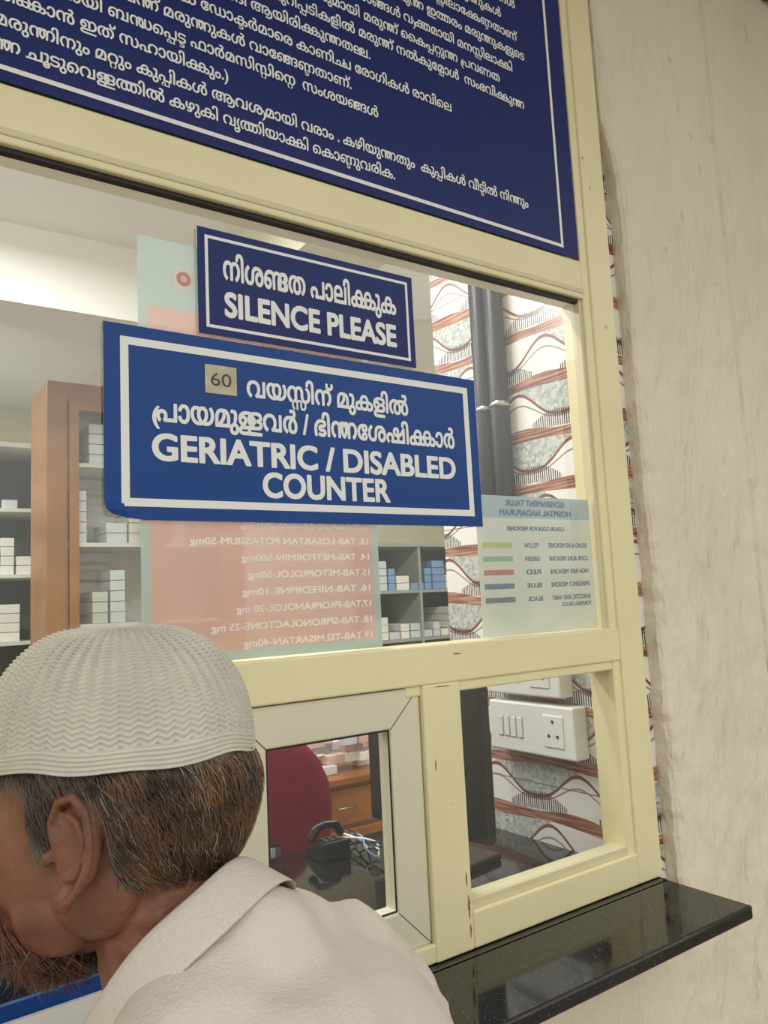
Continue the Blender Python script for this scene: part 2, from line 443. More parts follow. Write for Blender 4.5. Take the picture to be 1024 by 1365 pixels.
def scuff(n,x,z,w,h,y,seed):
    r=random.Random(seed);V=[(x,y,z)];k=22
    for i in range(k):
        a=2*math.pi*i/k;s=.55+.6*r.random();V.append((x+math.cos(a)*w*s,y,z+math.sin(a)*h*s))
    mk(n,V,[(0,1+i,1+(i+1)%k) for i in range(k)],SCUFF,W)
scuff('scuff_1',.794,1.085,.0024,.018,-.0125,1);scuff('scuff_2',.795,1.05,.0018,.01,-.0125,2);scuff('scuff_3',.792,1.125,.0014,.012,-.0125,3)
scuff('scuff_4',.80,1.463,.012,.0012,-.0115,4);scuff('scuff_5',.765,1.416,.016,.001,-.0125,6);scuff('scuff_6',.745,1.30,.0014,.01,-.0125,8)
def sash(x0,x1,z0,z1,w,y0,y1,tag):
    V=[];F=[]
    for y in (y0,y1):
        V+=[(x0,y,z0),(x1,y,z0),(x1,y,z1),(x0,y,z1),(x0+w,y,z0+w),(x1-w,y,z0+w),(x1-w,y,z1-w),(x0+w,y,z1-w)]
    for i in range(4):
        j=(i+1)%4
        F+=[(i,j,4+j,4+i),(8+j,8+i,12+i,12+j),(i,8+i,8+j,j),(4+i,4+j,12+j,12+i)]
    o=mk('sash_frame_'+tag,V,F,SASHM,W);b=o.modifiers.new('b','BEVEL');b.width=.0025;b.segments=2
    for k,(a,b2) in enumerate(((2,6),(3,7),(0,4),(1,5))):
        p=Vector(V[a]);q=Vector(V[b2]);tube('sash_mitre_%s_%d'%(tag,k),[p+Vector((0,-.0002,0)),q+Vector((0,-.0002,0))],.0006,GREYD,W)
    frame_rect('sash_gasket_'+tag,x0+w-.001,x1-w+.001,z0+w-.001,z1-w+.001,.004,y0+.004,GASKET,W)
    pane('sash_glass_'+tag,x0+w,x1-w,z0+w,z1-w,y0+.010,W)
sash(.412,.726,1.048,1.418,.056,-.004,.03,'a')
sash(.06,.40,1.048,1.418,.056,.012,.04,'b')
bar('track',-.56,.73,1.021,1.048,CREAM,-.010,.05)
bar('fixed_left',-.56,.06,1.048,1.42,CREAM,.0,.04)

SILL=box('granite_sill',-.62,1.256,-.190,-.0265,.998,1.020,GRAN,None,.004)
cnt=empty('granite_counter')
box('slab',-1.2,1.256,.122,.60,.998,1.02,GRAN,cnt,.003)
box('slab_under_frame',-.62,1.256,-.0265,.122,.998,1.0199,GRAN,cnt)
box('counter_front',-1.2,1.25,.5,.53,0,.998,WOODD,cnt)

# ---------------------------------------------------------------- signs
B=empty('notice_board')
box('panel',-.5,1.168,-.0105,-.0085,2.196,2.86,BLUE_B,B)
frame_rect('border',-.46,1.126,2.210,2.82,.0065,-.0112,WHITEP,B)
HB=1/64
co,_=textmesh('കഴിയുന്നതും  കുപ്പികൾ വീട്ടിൽ നിന്നും',.02,HB)
S=.408/(co[:,0].max()-co[:,0].min())
rows=[(2.236,.728,'കൊണ്ടുവരുന്ന ചൂടുവെള്ളത്തിൽ കഴുകി വൃത്തിയാക്കി കൊണ്ടുവരിക.'),
(2.268,1.037,'ദ്രാവക മരുന്നിനും മറ്റും കുപ്പികൾ ആവശ്യമായി വരാം . കഴിയുന്നതും  കുപ്പികൾ വീട്ടിൽ നിന്നും'),
(2.302,.437,'പരിഹരിക്കാൻ ഇത് സഹായിക്കും.)'),
(2.335,.700,'മരുന്നുമായി ബന്ധപ്പെട്ട ഫാർമസിസ്റ്റിന്റെ  സംശയങ്ങൾ'),
(2.367,.650,'വന്ന് മരുന്നുകൾ വാങ്ങേണ്ടതാണ്.'),
(2.400,.860,'തലേദിവസം വിദഗ്ദ്ധ ഡോക്ടർമാരെ കാണിച്ച രോഗികൾ രാവിലെ'),
(2.434,.690,'ഉത്തരവാദി ആയിരിക്കുന്നതല്ല.'),
(2.468,1.045,'കുട്ടികളുടെ കുറിപ്പടികളിൽ മരുന്ന് നൽകുമ്പോൾ  സംഭവിക്കുന്ന'),
(2.502,.985,'മറ്റുള്ളവരുമായി മരുന്ന് കൈപ്പറ്റുന്ന പ്രവണത'),
(2.536,1.02,'ഫാർമസി നിർദ്ദേശങ്ങൾ വ്യക്തമായി മനസ്സിലാക്കി'),
(2.572,1.055,'രോഗികൾ വാങ്ങുന്ന ഇത്തരം മരുന്നുകളുടെ'),
(2.606,1.04,'ഉപയോഗിക്കേണ്ട രീതികൾ മനസ്സിലാക്കേണ്ടതാണ്'),
(2.64,1.0,'ഡോക്ടറുടെ കുറിപ്പടി പ്രകാരം മരുന്നുകൾ'),
(2.675,1.04,'രോഗികളുടെ ശ്രദ്ധക്ക് പൊതു നിർദ്ദേശങ്ങൾ')]
for i,(z,xe,s) in enumerate(rows):
    text('text_row_%02d'%i,s,0,0,0,0,-.0113,WHITEP,B,bold=.02,scale=S,right=xe,base=z,h=HB)

G=empty('geriatric_counter_sign')
def plate(name,x0,x1,z0,z1,y,m,parent,curl=0,th=.0012):
    n=24;V=[];F=[]
    for i in range(n+1):
        for j in range(n+1):
            s=i/n;t=j/n
            k=curl*max(0,1-(s+t)*10)**2
            V.append((x0+(x1-x0)*s+k*.5,y-k,z0+(z1-z0)*t+k*.5))
    for i in range(n):
        for j in range(n):
            a=i*(n+1)+j;F.append((a,a+n+1,a+n+2,a+1))
    o=mk(name,V,F,m,parent);md=o.modifiers.new('s','SOLIDIFY');md.thickness=th;md.offset=1
    return o
plate('panel',.262,.883,1.667,1.920,.002,BLUE_G,G,.012)
frame_rect('border',.283,.866,1.684,1.904,.0105,.0005,WHITEP,G)
def t2(n,s,x0,x1,z0,z1,m,p,bold=.02,y=.0003): return text(n,s,x0,x1,z0,z1,y,m,p,bold,h=1/110)
t2('line_1','വയസ്സിന് മുകളിൽ',.457,.738,1.832,1.879,WHITEP,G,.03)
t2('line_2','പ്രായമുള്ളവർ / ഭിന്നശേഷിക്കാർ',.323,.831,1.786,1.834,WHITEP,G,.03)
t2('line_3','GERIATRIC / DISABLED',.322,.830,1.744,1.781,WHITEP,G,.036)
t2('line_4','COUNTER',.477,.694,1.701,1.738,WHITEP,G,.036)
STK=mat('sticker_paper',(198,192,164),.7,.2,.14,40)
plate('age_sticker',.396,.442,1.842,1.882,.0001,STK,G,0,.0004)
t2('age_text','60',.404,.434,1.853,1.871,GREYD,G,.0,-.0006)
SI=empty('silence_sign')
plate('panel',.389,.759,1.925,2.078,.0015,BLUE_S,SI,0)
frame_rect('border',.400,.749,1.935,2.068,.0045,.0002,WHITEP,SI)
t2('line_1','നിശബ്ദത പാലിക്കുക',.426,.724,1.997,2.050,WHITEP,SI,.03,0)
t2('line_2','SILENCE PLEASE',.427,.722,1.953,1.991,WHITEP,SI,.038,0)

PA=empty('medicine_list_poster')
def pl(n,x0,x1,z0,z1,y,m,p): return mk(n,[(x0,y,z0),(x1,y,z0),(x1,y,z1),(x0,y,z1)],[(0,1,2,3)],m,p)
yp=.0095
frame_rect('border',.309,.673,1.483,2.050,.012,yp,P_GREEN,PA)
pl('header',.321,.661,1.955,2.038,yp,P_GREEN,PA)
pl('body',.321,.661,1.495,1.955,yp,P_SALM,PA)
pl('emblem_card',.358,.386,1.985,2.015,yp-.0008,mat('card',(226,222,205),.6),PA)
def disc(n,x,z,r,y,m,p):
    return mk(n,[(x+r*math.cos(a),y,z+r*math.sin(a)) for a in np.linspace(0,2*math.pi,24,endpoint=False)],[tuple(range(24))],m,p)
disc('emblem',.372,2.0,.010,yp-.0012,mat('emblem_red',(196,92,70),.6),PA)
disc('emblem_core',.372,2.0,.005,yp-.0014,mat('emblem_pale',(222,180,150),.6),PA)
med=['1. TAB-AMLODIPINE-5mg','2. TAB-ATENOLOL-50mg','3. TAB-ASPIRIN-75mg','4. TAB-ATORVASTATIN-10mg','5. TAB-CLOPIDOGREL-75mg','6. TAB-DIGOXIN-0.25mg','7. TAB-ENALAPRIL-5mg','8. TAB-FUROSEMIDE-40mg','9. TAB-GLIMEPIRIDE-1mg','10. TAB-GLICLAZIDE-80mg','11. TAB-HYDROCHLORTHIAZIDE','12. TAB-ISOSORBIDE-10mg','13. TAB-LOSARTAN POTASSIUM-50mg','14. TAB-METFORMIN-500mg','15.TAB-METOPROLOL-50mg','16. TAB-NIFEDIPINE-10mg','17.TAB-PROPRANOLOL-20 mg','18. TAB-SPIRONOLACTONE-25 mg','19 TAB-TELMISARTAN-40mg']
for i,s in enumerate(med):
    z=1.634-(i-12)*.0232
    if z>1.93: continue
    w=.0091*len(s)
    text('row_%02d'%i,s,.655-w,.655,z,z+.0128,yp-.0006,P_TXW,PA,.03,mirror=True,h=1/50)
PB=empty('colour_code_poster')
pl('sheet',.876,1.162,1.482,1.684,yp,P_PALE,PB)
pl('header',.876,1.162,1.684,1.723,yp,P_HEAD,PB)
for n,s,x0,x1,z,h in (('t1','GOVERNMENT TALUK',.945,1.095,1.7055,.0115),('t2','HOSPITAL NADAPURAM',.930,1.11,1.6885,.0115),('t3','COLOR CODE FOR MEDICINES',.945,1.090,1.662,.008)):
    text(n,s,x0,x1,z,z+h,yp-.0006,P_INK,PB,.045,mirror=True,h=1/50)
for i,(c,a,l) in enumerate((((190,200,120),'SOUND ALIKE MEDICINES','YELLOW'),((144,186,146),'LOOK ALIKE MEDICINE','GREEN'),((190,130,120),'HIGH RISK MEDICINE','RED'),((110,136,152),'EMERGENCY MEDICINE','BLUE'),((124,132,132),'NARCOTIC AND HABIT','BLACK'))):
    z=1.632-i*.0235
    pl('bar_%d'%i,.886,.955,z,z+.009,yp-.0006,mat('bar_%d'%i,c,.7),PB)
    text('lab_%d'%i,l,.985,1.022,z,z+.0085,yp-.0006,P_INK,PB,.03,mirror=True,h=1/50)
    text('nm_%d'%i,a,1.045,1.148,z,z+.0085,yp-.0006,P_INK,PB,.03,mirror=True,h=1/50)
text('nm_x','FORMING DRUGS',1.07,1.148,1.526,1.5335,yp-.0006,P_INK,PB,.03,mirror=True,h=1/50)

# ---------------------------------------------------------------- inside objects on the tiled return
for nm,yy,rr,zb in (('drain_pipe',.356,.021,1.50),('drain_pipe.001',.304,.022,1.50)):
    pp=empty(nm)
    tube('pipe',[(1.27,yy,zb),(1.245,yy,zb+.004),(1.233,yy,zb+.03),(1.233,yy,2.899)],rr,BLACKT,pp,20)
    for z in (1.98,2.5): tube('clip',[(1.233,yy,z),(1.233,yy,z+.012)],rr+.0015,STEEL,pp,20)
sb=empty('switch_board')
def sw(y0,y1,z0,z1,t):
    box('plate_'+t,1.215,1.256,y0,y1,z0,z1,WPL,sb,.004)
    h=(z1-z0);yy=y1-.03
    for i in range(4):
        box('switch_%s%d'%(t,i),1.2125,1.216,yy-.014,yy,z0+h*.3,z0+h*.7,WPL,sb,.001)
        box('switch_gap_%s%d'%(t,i),1.2145,1.2155,yy-.015,yy+.001,z0+h*.29,z0+h*.71,SHG,sb);yy-=.02
    box('socket_'+t,1.2125,1.216,y0+.028,y0+.085,z0+h*.2,z0+h*.82,WPL,sb,.002)
    for dy,dz in ((.056,.7),(.044,.42),(.068,.42)):
        tube('hole_%s'%t,[(1.2115,y0+dy,z0+h*dz),(1.214,y0+dy,z0+h*dz)],.0035,GREYD,sb)
sw(.135,.385,1.212,1.318,'a');sw(.165,.385,1.334,1.43,'b')

mo=empty('computer_monitor')
def rbox(n,cx,cy,w,d,z0,z1,ang,m,bv=.004):
    return box(n,cx-w/2,cx+w/2,cy-d/2,cy+d/2,z0,z1,m,mo,bv,rot=ang)
ang=math.atan2(.32,-.05)
rbox('panel',.995,.34,.325,.028,1.085,1.405,ang,BLACKP)
rbox('back_shell',1.02,.345,.22,.03,1.13,1.36,ang,BLACKP,.01)
rbox('stand',1.03,.345,.05,.03,1.03,1.2,ang,BLACKP)
rbox('base',1.03,.345,.2,.13,1.0205,1.034,ang,BLACKP)

ph=empty('desk_telephone')
def ph_build(X,Y,k):
    V=[]
    prof=[(-.06,0),(.06,0),(.06,.02),(-.02,.05),(-.06,.055)]
    for x in (X-.05*k,X+.05*k): V+=[(x,Y+a*k,1.0205+b*k) for a,b in prof]
    n=5;F=[tuple(range(n))[::-1],tuple(range(n,2*n))]+[(i,(i+1)%n,n+(i+1)%n,n+i) for i in range(n)]
    o=mk('body',V,F,BLACKP,ph);b=o.modifiers.new('b','BEVEL');b.width=.004;b.segments=2
    bm=MB();q=lambda a,b,c:(X+a*k,Y+b*k,1.0205+c*k)
    chain(bm,[q(-.055,0,.06),q(-.04,0,.085),q(0,.005,.092),q(.04,.01,.085),q(.055,.01,.06)],[.015*k,.013*k,.011*k,.013*k,.015*k])
    remesh(bm,'handset',.003,4,BLACKP,ph)
    for i in range(12):
        x=X+(-.03+(i%3)*.022)*k;y=Y+(-.045+(i//3)*.012)*k
        box('key',x,x+.014*k,y,y+.008*k,1.0205+.045*k,1.0205+.058*k,GREYD,ph,.001)
ph_build(.862,.53,.68)
cb=empty('cable_bundle')
for k in range(6):
    pts=[]
    for i in range(40):
        t=i/39
        pts.append((.928+.014*math.sin(6*t+k),.42+.15*t+.012*math.cos(7*t+k*2),1.024+.026*abs(math.sin(3*t+k))))
    tube('cable_%d'%k,pts,.0022,[WPL,BLACKP,BLACKP,BOXC[2],BLACKP,WPL][k],cb,8)

ch=empty('office_chair')
def chair(cx,cy):
    bm=MB();sph(bm,(cx,cy,1.0),(.215,.05,.235));sph(bm,(cx,cy,.94),(.205,.05,.2))
    remesh(bm,'back_rest',.012,10,MAROON,ch)
    bm=MB();sph(bm,(cx,cy+.25,.52),(.25,.25,.05));remesh(bm,'seat',.012,8,MAROON,ch)
    tube('back_support',[(cx,cy-.06,.95),(cx,cy-.07,.6),(cx,cy+.02,.46),(cx,cy+.25,.46)],.018,BLACKP,ch)
    tube('column',[(cx,cy+.25,.47),(cx,cy+.25,.1)],.028,STEEL,ch)
    for k in range(5):
        t=k*2*math.pi/5
        p=(cx+.28*math.cos(t),cy+.25+.28*math.sin(t))
        tube('leg_%d'%k,[(cx,cy+.25,.1),(*p,.07)],.018,BLACKP,ch)
        bm=MB();sph(bm,(*p,.03),.03);bm.obj('caster_%d'%k,BLACKP,ch)
    for s in (-1,1):
        tube('arm_%d'%s,[(cx+s*.2,cy+.12,.5),(cx+s*.27,cy+.12,.56),(cx+s*.27,cy+.10,.72),(cx+s*.27,cy+.3,.74)],.014,BLACKP,ch)
chair(.915,.95)

dk=empty('wooden_desk')
box('top',1.58,2.9,2.0,2.45,.77,.80,WOODD,dk,.004)
box('carcass',1.60,2.87,2.03,2.43,.02,.77,WOOD,dk)
for i in range(3):
    x0=1.62+i*.41
    for j,(z0,z1) in enumerate(((.60,.75),(.06,.58))):
        box('drawer_%d%d'%(i,j),x0,x0+.39,2.015,2.035,z0,z1,WOODD,dk,.004)
        zc=(z0+z1)/2 if j==0 else z1-.08
        tube('handle_%d%d'%(i,j),[(x0+.15,2.018,zc),(x0+.15,2.0,zc),(x0+.24,2.0,zc),(x0+.24,2.018,zc)],.004,STEEL,dk)
pl('label',1.86,1.89,.50,.53,2.013,mat('green_label',(90,220,60),.6),dk)
bx=[];r=random.Random(5)
for i in range(70):
    x=1.6+r.random()*.9;y=2.05+r.random()*.3;l=r.randint(0,3)
    z=.801+l*.04
    bx.append((x,x+.06+.05*r.random(),y,y+.05,.8005 if l==0 else z-.002,z+.038,r.choice([0,0,3,3,1])))
multibox('medicine_packets',bx,BOXC,None,.003)

def shelf(name,x0,x1,y0,y1,z1,nz,ncol,mframe,mback,tw=.03,seed=1,fill=.7,pal=(0,1,2,3,4,5),doors=False,msh=None):
    e=empty(name);r=random.Random(seed)
    box('side_l',x0,x0+tw,y0,y1,0,z1,mframe,e,.002);box('side_r',x1-tw,x1,y0,y1,0,z1,mframe,e,.002)
    box('top',x0+tw,x1-tw,y0,y1,z1-tw,z1,mframe,e,.002);box('back',x0+tw,x1-tw,y1-.015,y1,0,z1-tw,mback,e)
    bx=[]
    for i in range(nz):
        z=.08+i*(z1-.1)/nz
        box('shelf_%d'%i,x0+tw,x1-tw,y0+.01,y1-.015,z,z+.018,msh or SHW,e)
        x=x0+tw+.01;h=(z1-.1)/nz
        while x<x1-tw-.1:
            w=.05+.06*r.random()
            if r.random()<fill:
                top=z+.018;n=r.randint(1,max(1,int((h-.06)/.05)));c=r.choice(pal)
                for k in range(n):
                    bx.append((x+.002*r.random(),x+w,y0+.03,y1-.1,top+.001,top+.045,c));top+=.047
            x+=w+.01
    for i in range(1,ncol):
        xx=x0+(x1-x0)*i/ncol;box('divider_%d'%i,xx-.01,xx+.01,y0+.012,y1-.015,.08,z1-tw,mframe,e)
    if doors:
        n=2;wd=(x1-x0-2*tw)/n
        for i in range(n):
            a=x0+tw+i*wd+.004;b_=a+wd-.008
            for nm,q in (('l',(a,a+.04,.08,z1-tw)),('r',(b_-.04,b_,.08,z1-tw)),('t',(a+.04,b_-.04,z1-tw-.04,z1-tw)),('b',(a+.04,b_-.04,.08,.12))):
                box('door_%d%s'%(i,nm),q[0],q[1],y0-.012,y0+.008,q[2],q[3],mframe,e,.001)
            pl('door_glass_%d'%i,a+.04,b_-.04,.12,z1-tw-.04,y0-.002,GLASS,e)
    if bx: multibox('medicine_boxes',bx,BOXC,e,.002)
    return e
shelf('wooden_bookcase',.71,1.62,2.55,2.9,2.58,7,1,WOOD,SHW,.085,2,.5,pal=(0,1,0,4),doors=True)
shelf('medicine_rack',-.6,.90,3.3,3.7,2.45,7,4,SHW,GLASS_DK,.025,4,.85,pal=(0,1,0,2,1,3,5))
shelf('medicine_cabinet',2.5,3.6,3.0,3.4,1.92,6,2,SHG,GLASS_DK,.03,8,.9,pal=(0,1,2,0,1,0),msh=SHG)
fan=empty('ceiling_fan')
fc=Vector((1.75,1.75,2.58))
tube('rod',[fc,(fc.x,fc.y,2.89)],.012,WPL,fan)
bm=MB();sph(bm,fc,(.09,.09,.045));bm.obj('hub',WPL,fan)
for k in range(3):
    a=k*2.094+.5;d=Vector((math.cos(a),math.sin(a),0));n=Vector((-d.y,d.x,0))
    V=[fc+d*.09+n*.03,fc+d*.09-n*.03,fc+d*.55-n*.065+Vector((0,0,-.012)),fc+d*.55+n*.065+Vector((0,0,.012))]
    o=mk('blade_%d'%k,V,[(0,1,2,3)],WPL,fan);s=o.modifiers.new('s','SOLIDIFY');s.thickness=.004
def emis(name,c,s):
    m=bpy.data.materials.new(name);m.use_nodes=True;b=m.node_tree.nodes['Principled BSDF'];b.inputs['Emission Color'].default_value=c;b.inputs['Emission Strength'].default_value=s;return m
TB=emis('fill_emit',(1,.98,.94,1),6)
for i,(x,y,en) in enumerate(((0,1.2,29),(2.6,1.4,36),(1.9,3.2,34),(-.4,3.0,32),(.55,.45,13))):  # tube fixtures added to brighten the interior, not known to hang there
    e=empty('fill_tube' if i==0 else 'fill_tube.%03d'%i)
    box('fill_housing',x-.6,x+.6,y-.03,y+.03,2.87,2.899,WPL,e);tube('fill_lamp',[(x-.57,y,2.85),(x+.57,y,2.85)],.014,TB,e)
    ld=bpy.data.lights.new('l','AREA');ld.shape='RECTANGLE';ld.size=1.1;ld.size_y=.15;ld.energy=en;ld.color=(1,.98,.94)
    lo=bpy.data.objects.new('fill_light',ld);COL.objects.link(lo);lo.location=(x,y,2.82);lo.parent=e

fo=empty('blue_folder')
box('cover',.10,.33,-.055,-.048,1.0205,1.165,BLUE_G,fo,.001,rot=.05)
box('paper',.12,.30,-.062,-.057,1.0205,1.15,WHITEP,fo,0,rot=.05)

# ---------------------------------------------------------------- man
MAN=empty('man')
O=Vector((.178,-.339,1.412))
def frame(th):
    c,s=math.cos(th),math.sin(th)
    F=Vector((-c*.819+s*.574,c*.574+s*.819,0)).normalized();return F,Vector((F.y,-F.x,0))
Fh,Rh=frame(math.radians(12));Fd,Rt=frame(math.radians(22))
HM=Matrix(((Rh.x,Fh.x,0,O.x),(Rh.y,Fh.y,0,O.y),(0,0,1,O.z),(0,0,0,1)))
R3=Matrix(((Rt.x,Fd.x,0,0),(Rt.y,Fd.y,0,0),(0,0,1,0),(0,0,0,1)))
def Wp(x,y,z): return Vector((O.x+Rt.x*x+Fd.x*y,O.y+Rt.y*x+Fd.y*y,z))
def skinmat():
    m,nt,b=newmat('skin');L=nt.links;b.inputs['Roughness'].default_value=.48
    b.inputs['Subsurface Weight'].default_value=.1;b.inputs['Subsurface Radius'].default_value=(.012,.005,.003);b.inputs['Subsurface Scale'].default_value=.5
    tc=nt.nodes.new('ShaderNodeTexCoord');n=nt.nodes.new('ShaderNodeTexNoise');n.inputs['Scale'].default_value=22;n.inputs['Detail'].default_value=6;L.new(tc.outputs['Object'],n.inputs['Vector'])
    r=nt.nodes.new('ShaderNodeValToRGB');r.color_ramp.elements[0].position=.3;r.color_ramp.elements[1].position=.7
    r.color_ramp.elements[0].color=s2l((96,60,44));r.color_ramp.elements[1].color=s2l((140,92,70));L.new(n.outputs['Fac'],r.inputs[0]);L.new(r.outputs[0],b.inputs['Base Color'])
    n2=nt.nodes.new('ShaderNodeTexNoise');n2.inputs['Scale'].default_value=260;n2.inputs['Detail'].default_value=5;L.new(tc.outputs['Object'],n2.inputs['Vector'])
    bp=nt.nodes.new('ShaderNodeBump');bp.inputs['Strength'].default_value=.4;bp.inputs['Distance'].default_value=.002;L.new(n2.outputs['Fac'],bp.inputs['Height']);L.new(bp.outputs[0],b.inputs['Normal'])
    return m
SKIN=skinmat()
bm=MB()
sph(bm,(0,-.008,.015),(.076,.098,.095),seg=40)
sph(bm,(0,.03,-.03),(.062,.068,.085),seg=32)
sph(bm,(0,.048,-.085),(.046,.046,.03),seg=24)
sph(bm,(0,.075,-.1),(.02,.02,.018))
RZ=lambda a:Matrix.Rotation(a,4,'Z')
EZ=-.017;EY=-.014
for s in (-1,1):
    sph(bm,(s*.036,.056,-.035),(.022,.03,.02));sph(bm,(s*.046,.022,-.072),(.014,.034,.028))
    sph(bm,(s*.03,.083,.002),(.02,.012,.007));sph(bm,(s*.012,.098,-.048),(.009,.012,.008))
    ex=s*.074
    pts=[(.010,.004),(.014,.018),(.007,.032),(-.008,.037),(-.021,.028),(-.025,.010),(-.021,-.008),(-.012,-.022),(-.002,-.031)]
    chain(bm,[(ex+s*(.007+.4*max(0,.012-a)),a+EY,b+EZ) for a,b in pts],.0032,.5)
    an=[(.000,.024),(-.008,.020),(-.013,.010),(-.013,-.004),(-.007,-.015),(.003,-.017)]
    chain(bm,[(ex+s*(.006+.3*max(0,.008-a)),a+EY,b+EZ) for a,b in an],.0027,.5)
    sph(bm,(ex+s*.003,EY-.004,EZ+.002),(.0055,.016,.029),RZ(s*-.3))
    sph(bm,(ex+s*.008,EY+.004,EZ-.031),(.0038,.007,.009))
    sph(bm,(ex+s*.008,EY+.016,EZ-.005),(.004,.004,.006))
    sph(bm,(s*.054,-.016,-.05),(.014,.034,.034))
caps(bm,(0,.098,-.02),(0,.112,-.045),.008,.011)
sph(bm,(0,.094,-.068),(.022,.010,.005));sph(bm,(0,.092,-.078),(.02,.010,.006))
chain(bm,[(0,-.03,-.03),(0,-.045,-.09),(0,-.07,-.19)],[.058,.056,.062])
bm.transform(HM)
remesh(bm,'head',.0017,6,SKIN,MAN)
EYEW=mat('eye_white',(230,225,215),.15);EYEB=mat('iris',(40,24,16),.1)
for s in (-1,1):
    for c,rad,m,nm in (((s*.03,.081,-.012),.0115,EYEW,'eye'),((s*.03,.0895,-.012),.0048,EYEB,'iris')):
        bm=MB();sph(bm,c,rad);bm.transform(HM);bm.obj(nm,m,MAN)
def hairmat(name,a,b_,sc):
    m,nt,b=newmat(name);L=nt.links;b.inputs['Roughness'].default_value=.45
    tc=nt.nodes.new('ShaderNodeTexCoord');n=nt.nodes.new('ShaderNodeTexNoise');n.inputs['Scale'].default_value=sc;n.inputs['Detail'].default_value=4;L.new(tc.outputs['Object'],n.inputs['Vector'])
    r=nt.nodes.new('ShaderNodeValToRGB');r.color_ramp.elements[0].position=.36;r.color_ramp.elements[1].position=.64
    r.color_ramp.elements[0].color=s2l(a);r.color_ramp.elements[1].color=s2l(b_);L.new(n.outputs['Fac'],r.inputs[0]);L.new(r.outputs[0],b.inputs['Base Color']);return m
HAIR=hairmat('hair_henna',(66,52,42),(136,102,70),30)
HAIRD=hairmat('hair_grey_brown',(56,49,44),(122,110,98),40)
HAIRG=hairmat('hair_grey',(120,110,98),(168,156,140),40)
BEARD=hairmat('beard_henna',(82,52,40),(142,90,64),40)
def region_hair(p):
    x,y,z=p
    if z>.05: return False
    if y<-.036:
        lo=-.066+.40*max(0,-y-.06)
        return z>lo
    if y<.065:
        lo=.024+.1*max(0,y-.02)
        if .004<y<.024: lo=-.022
        return z>lo and y<.066
    return False
rr=random.Random(11)
EC=Vector((0,-.008,.015));ER=Vector((.079,.101,.098))
def onell(p,off=0):
    d=p-EC;q=Vector((d.x/ER.x,d.y/ER.y,d.z/ER.z));q/=q.length
    return Vector((EC.x+q.x*(ER.x+off),EC.y+q.y*(ER.y+off),EC.z+q.z*(ER.z+off)))
def strands(name,N,region,dirf,length,surf,rad,m,flare=.002,steps=5):
    V=[];F=[];n=0;tries=0
    while n<N and tries<N*80:
        tries+=1
        th=rr.uniform(0,2*math.pi);zz=rr.uniform(-1,1)
        q=Vector((math.sqrt(1-zz*zz)*math.cos(th),math.sqrt(1-zz*zz)*math.sin(th),zz))
        p=surf(q)
        if not region(p): continue
        n+=1
        Ln=length*rr.uniform(.6,1.25);lift=rr.uniform(.0,flare)
        pts=[p];cur=p.copy()
        dj=Vector((rr.gauss(0,.22),rr.gauss(0,.22),rr.gauss(0,.15)))
        for k in range(steps-1):
            dd=(dirf(cur)+dj).normalized()
            nrm=(cur-EC).normalized()
            dd=(dd-nrm*dd.dot(nrm)).normalized()
            cur=cur+dd*(Ln/(steps-1))
            if surf is HS: cur=onell(cur,.001+lift*((k+1)/(steps-1))+.003*min(1,(k+1)/3))
            else: cur=cur+nrm*(.0018+lift*.3)
            pts.append(cur.copy())
        side=(pts[-1]-pts[0]).cross((pts[0]-EC)).normalized();
        for k,pt in enumerate(pts):
            w=rad*(1-.75*k/(steps-1));nn=(pt-EC).normalized()
            V+=[HM@(pt+side*w),HM@(pt-side*w),HM@(pt+nn*w)]
        b=len(V)-3*steps
        for k in range(steps-1):
            a=b+3*k
            F+=[(a,a+1,a+4,a+3),(a+1,a+2,a+5,a+4),(a+2,a,a+3,a+5)]
    return mk(name,V,F,m,MAN,True)
def HS(q): return Vector((EC.x+q.x*ER.x,EC.y+q.y*ER.y,EC.z+q.z*ER.z))
V=[];F=[];nu,nv=120,80;idx={};loc=[]
for i in range(nu):
    for j in range(nv):
        th=2*math.pi*i/nu;ph_=math.pi*(j+.5)/nv
        q=Vector((math.sin(ph_)*math.cos(th),math.sin(ph_)*math.sin(th),math.cos(ph_)))
        p=HS(q);p=onell(p,.0012*noise.noise(p*60))
        idx[i,j]=len(V);V.append(HM@p);loc.append(p)
for i in range(nu):
    for j in range(nv-1):
        f=(idx[i,j],idx[i,j+1],idx[(i+1)%nu,j+1],idx[(i+1)%nu,j])
        if all(region_hair(loc[k]) for k in f): F.append(f)
mk('scalp_hair',V,F,HAIRD,MAN,True)
dn=lambda p:Vector((0,-.75,-1))
strands('hair',5400,lambda p:region_hair(p) and p.y<-.03 and p.z<.034,dn,.026,HS,.00048,HAIR,.0045,6)
strands('hair_grey_strands',900,lambda p:region_hair(p) and p.y<-.02 and p.z<.034,dn,.024,HS,.0004,HAIRG,.0045,6)
strands('temple_hair',1800,lambda p:region_hair(p) and p.y>=-.05 and p.z<.034,lambda p:Vector((0,-.8,-1)),.016,HS,.00045,HAIRD,.002)
JC=Vector((0,.045,-.072))
def JS(q): return Vector((JC.x+q.x*.056,JC.y+q.y*.055,JC.z+q.z*.048))
strands('beard',2600,lambda p:(p.z<-.088+.4*max(0,p.y-.03)) and p.y>.02,lambda p:Vector((p.x*3,.3,-1)),.030,JS,.00045,BEARD,.006)
strands('beard_grey_strands',700,lambda p:(p.z<-.086+.4*max(0,p.y-.03)) and p.y>.015,lambda p:Vector((p.x*3,.3,-1)),.026,JS,.0004,HAIRG,.006)

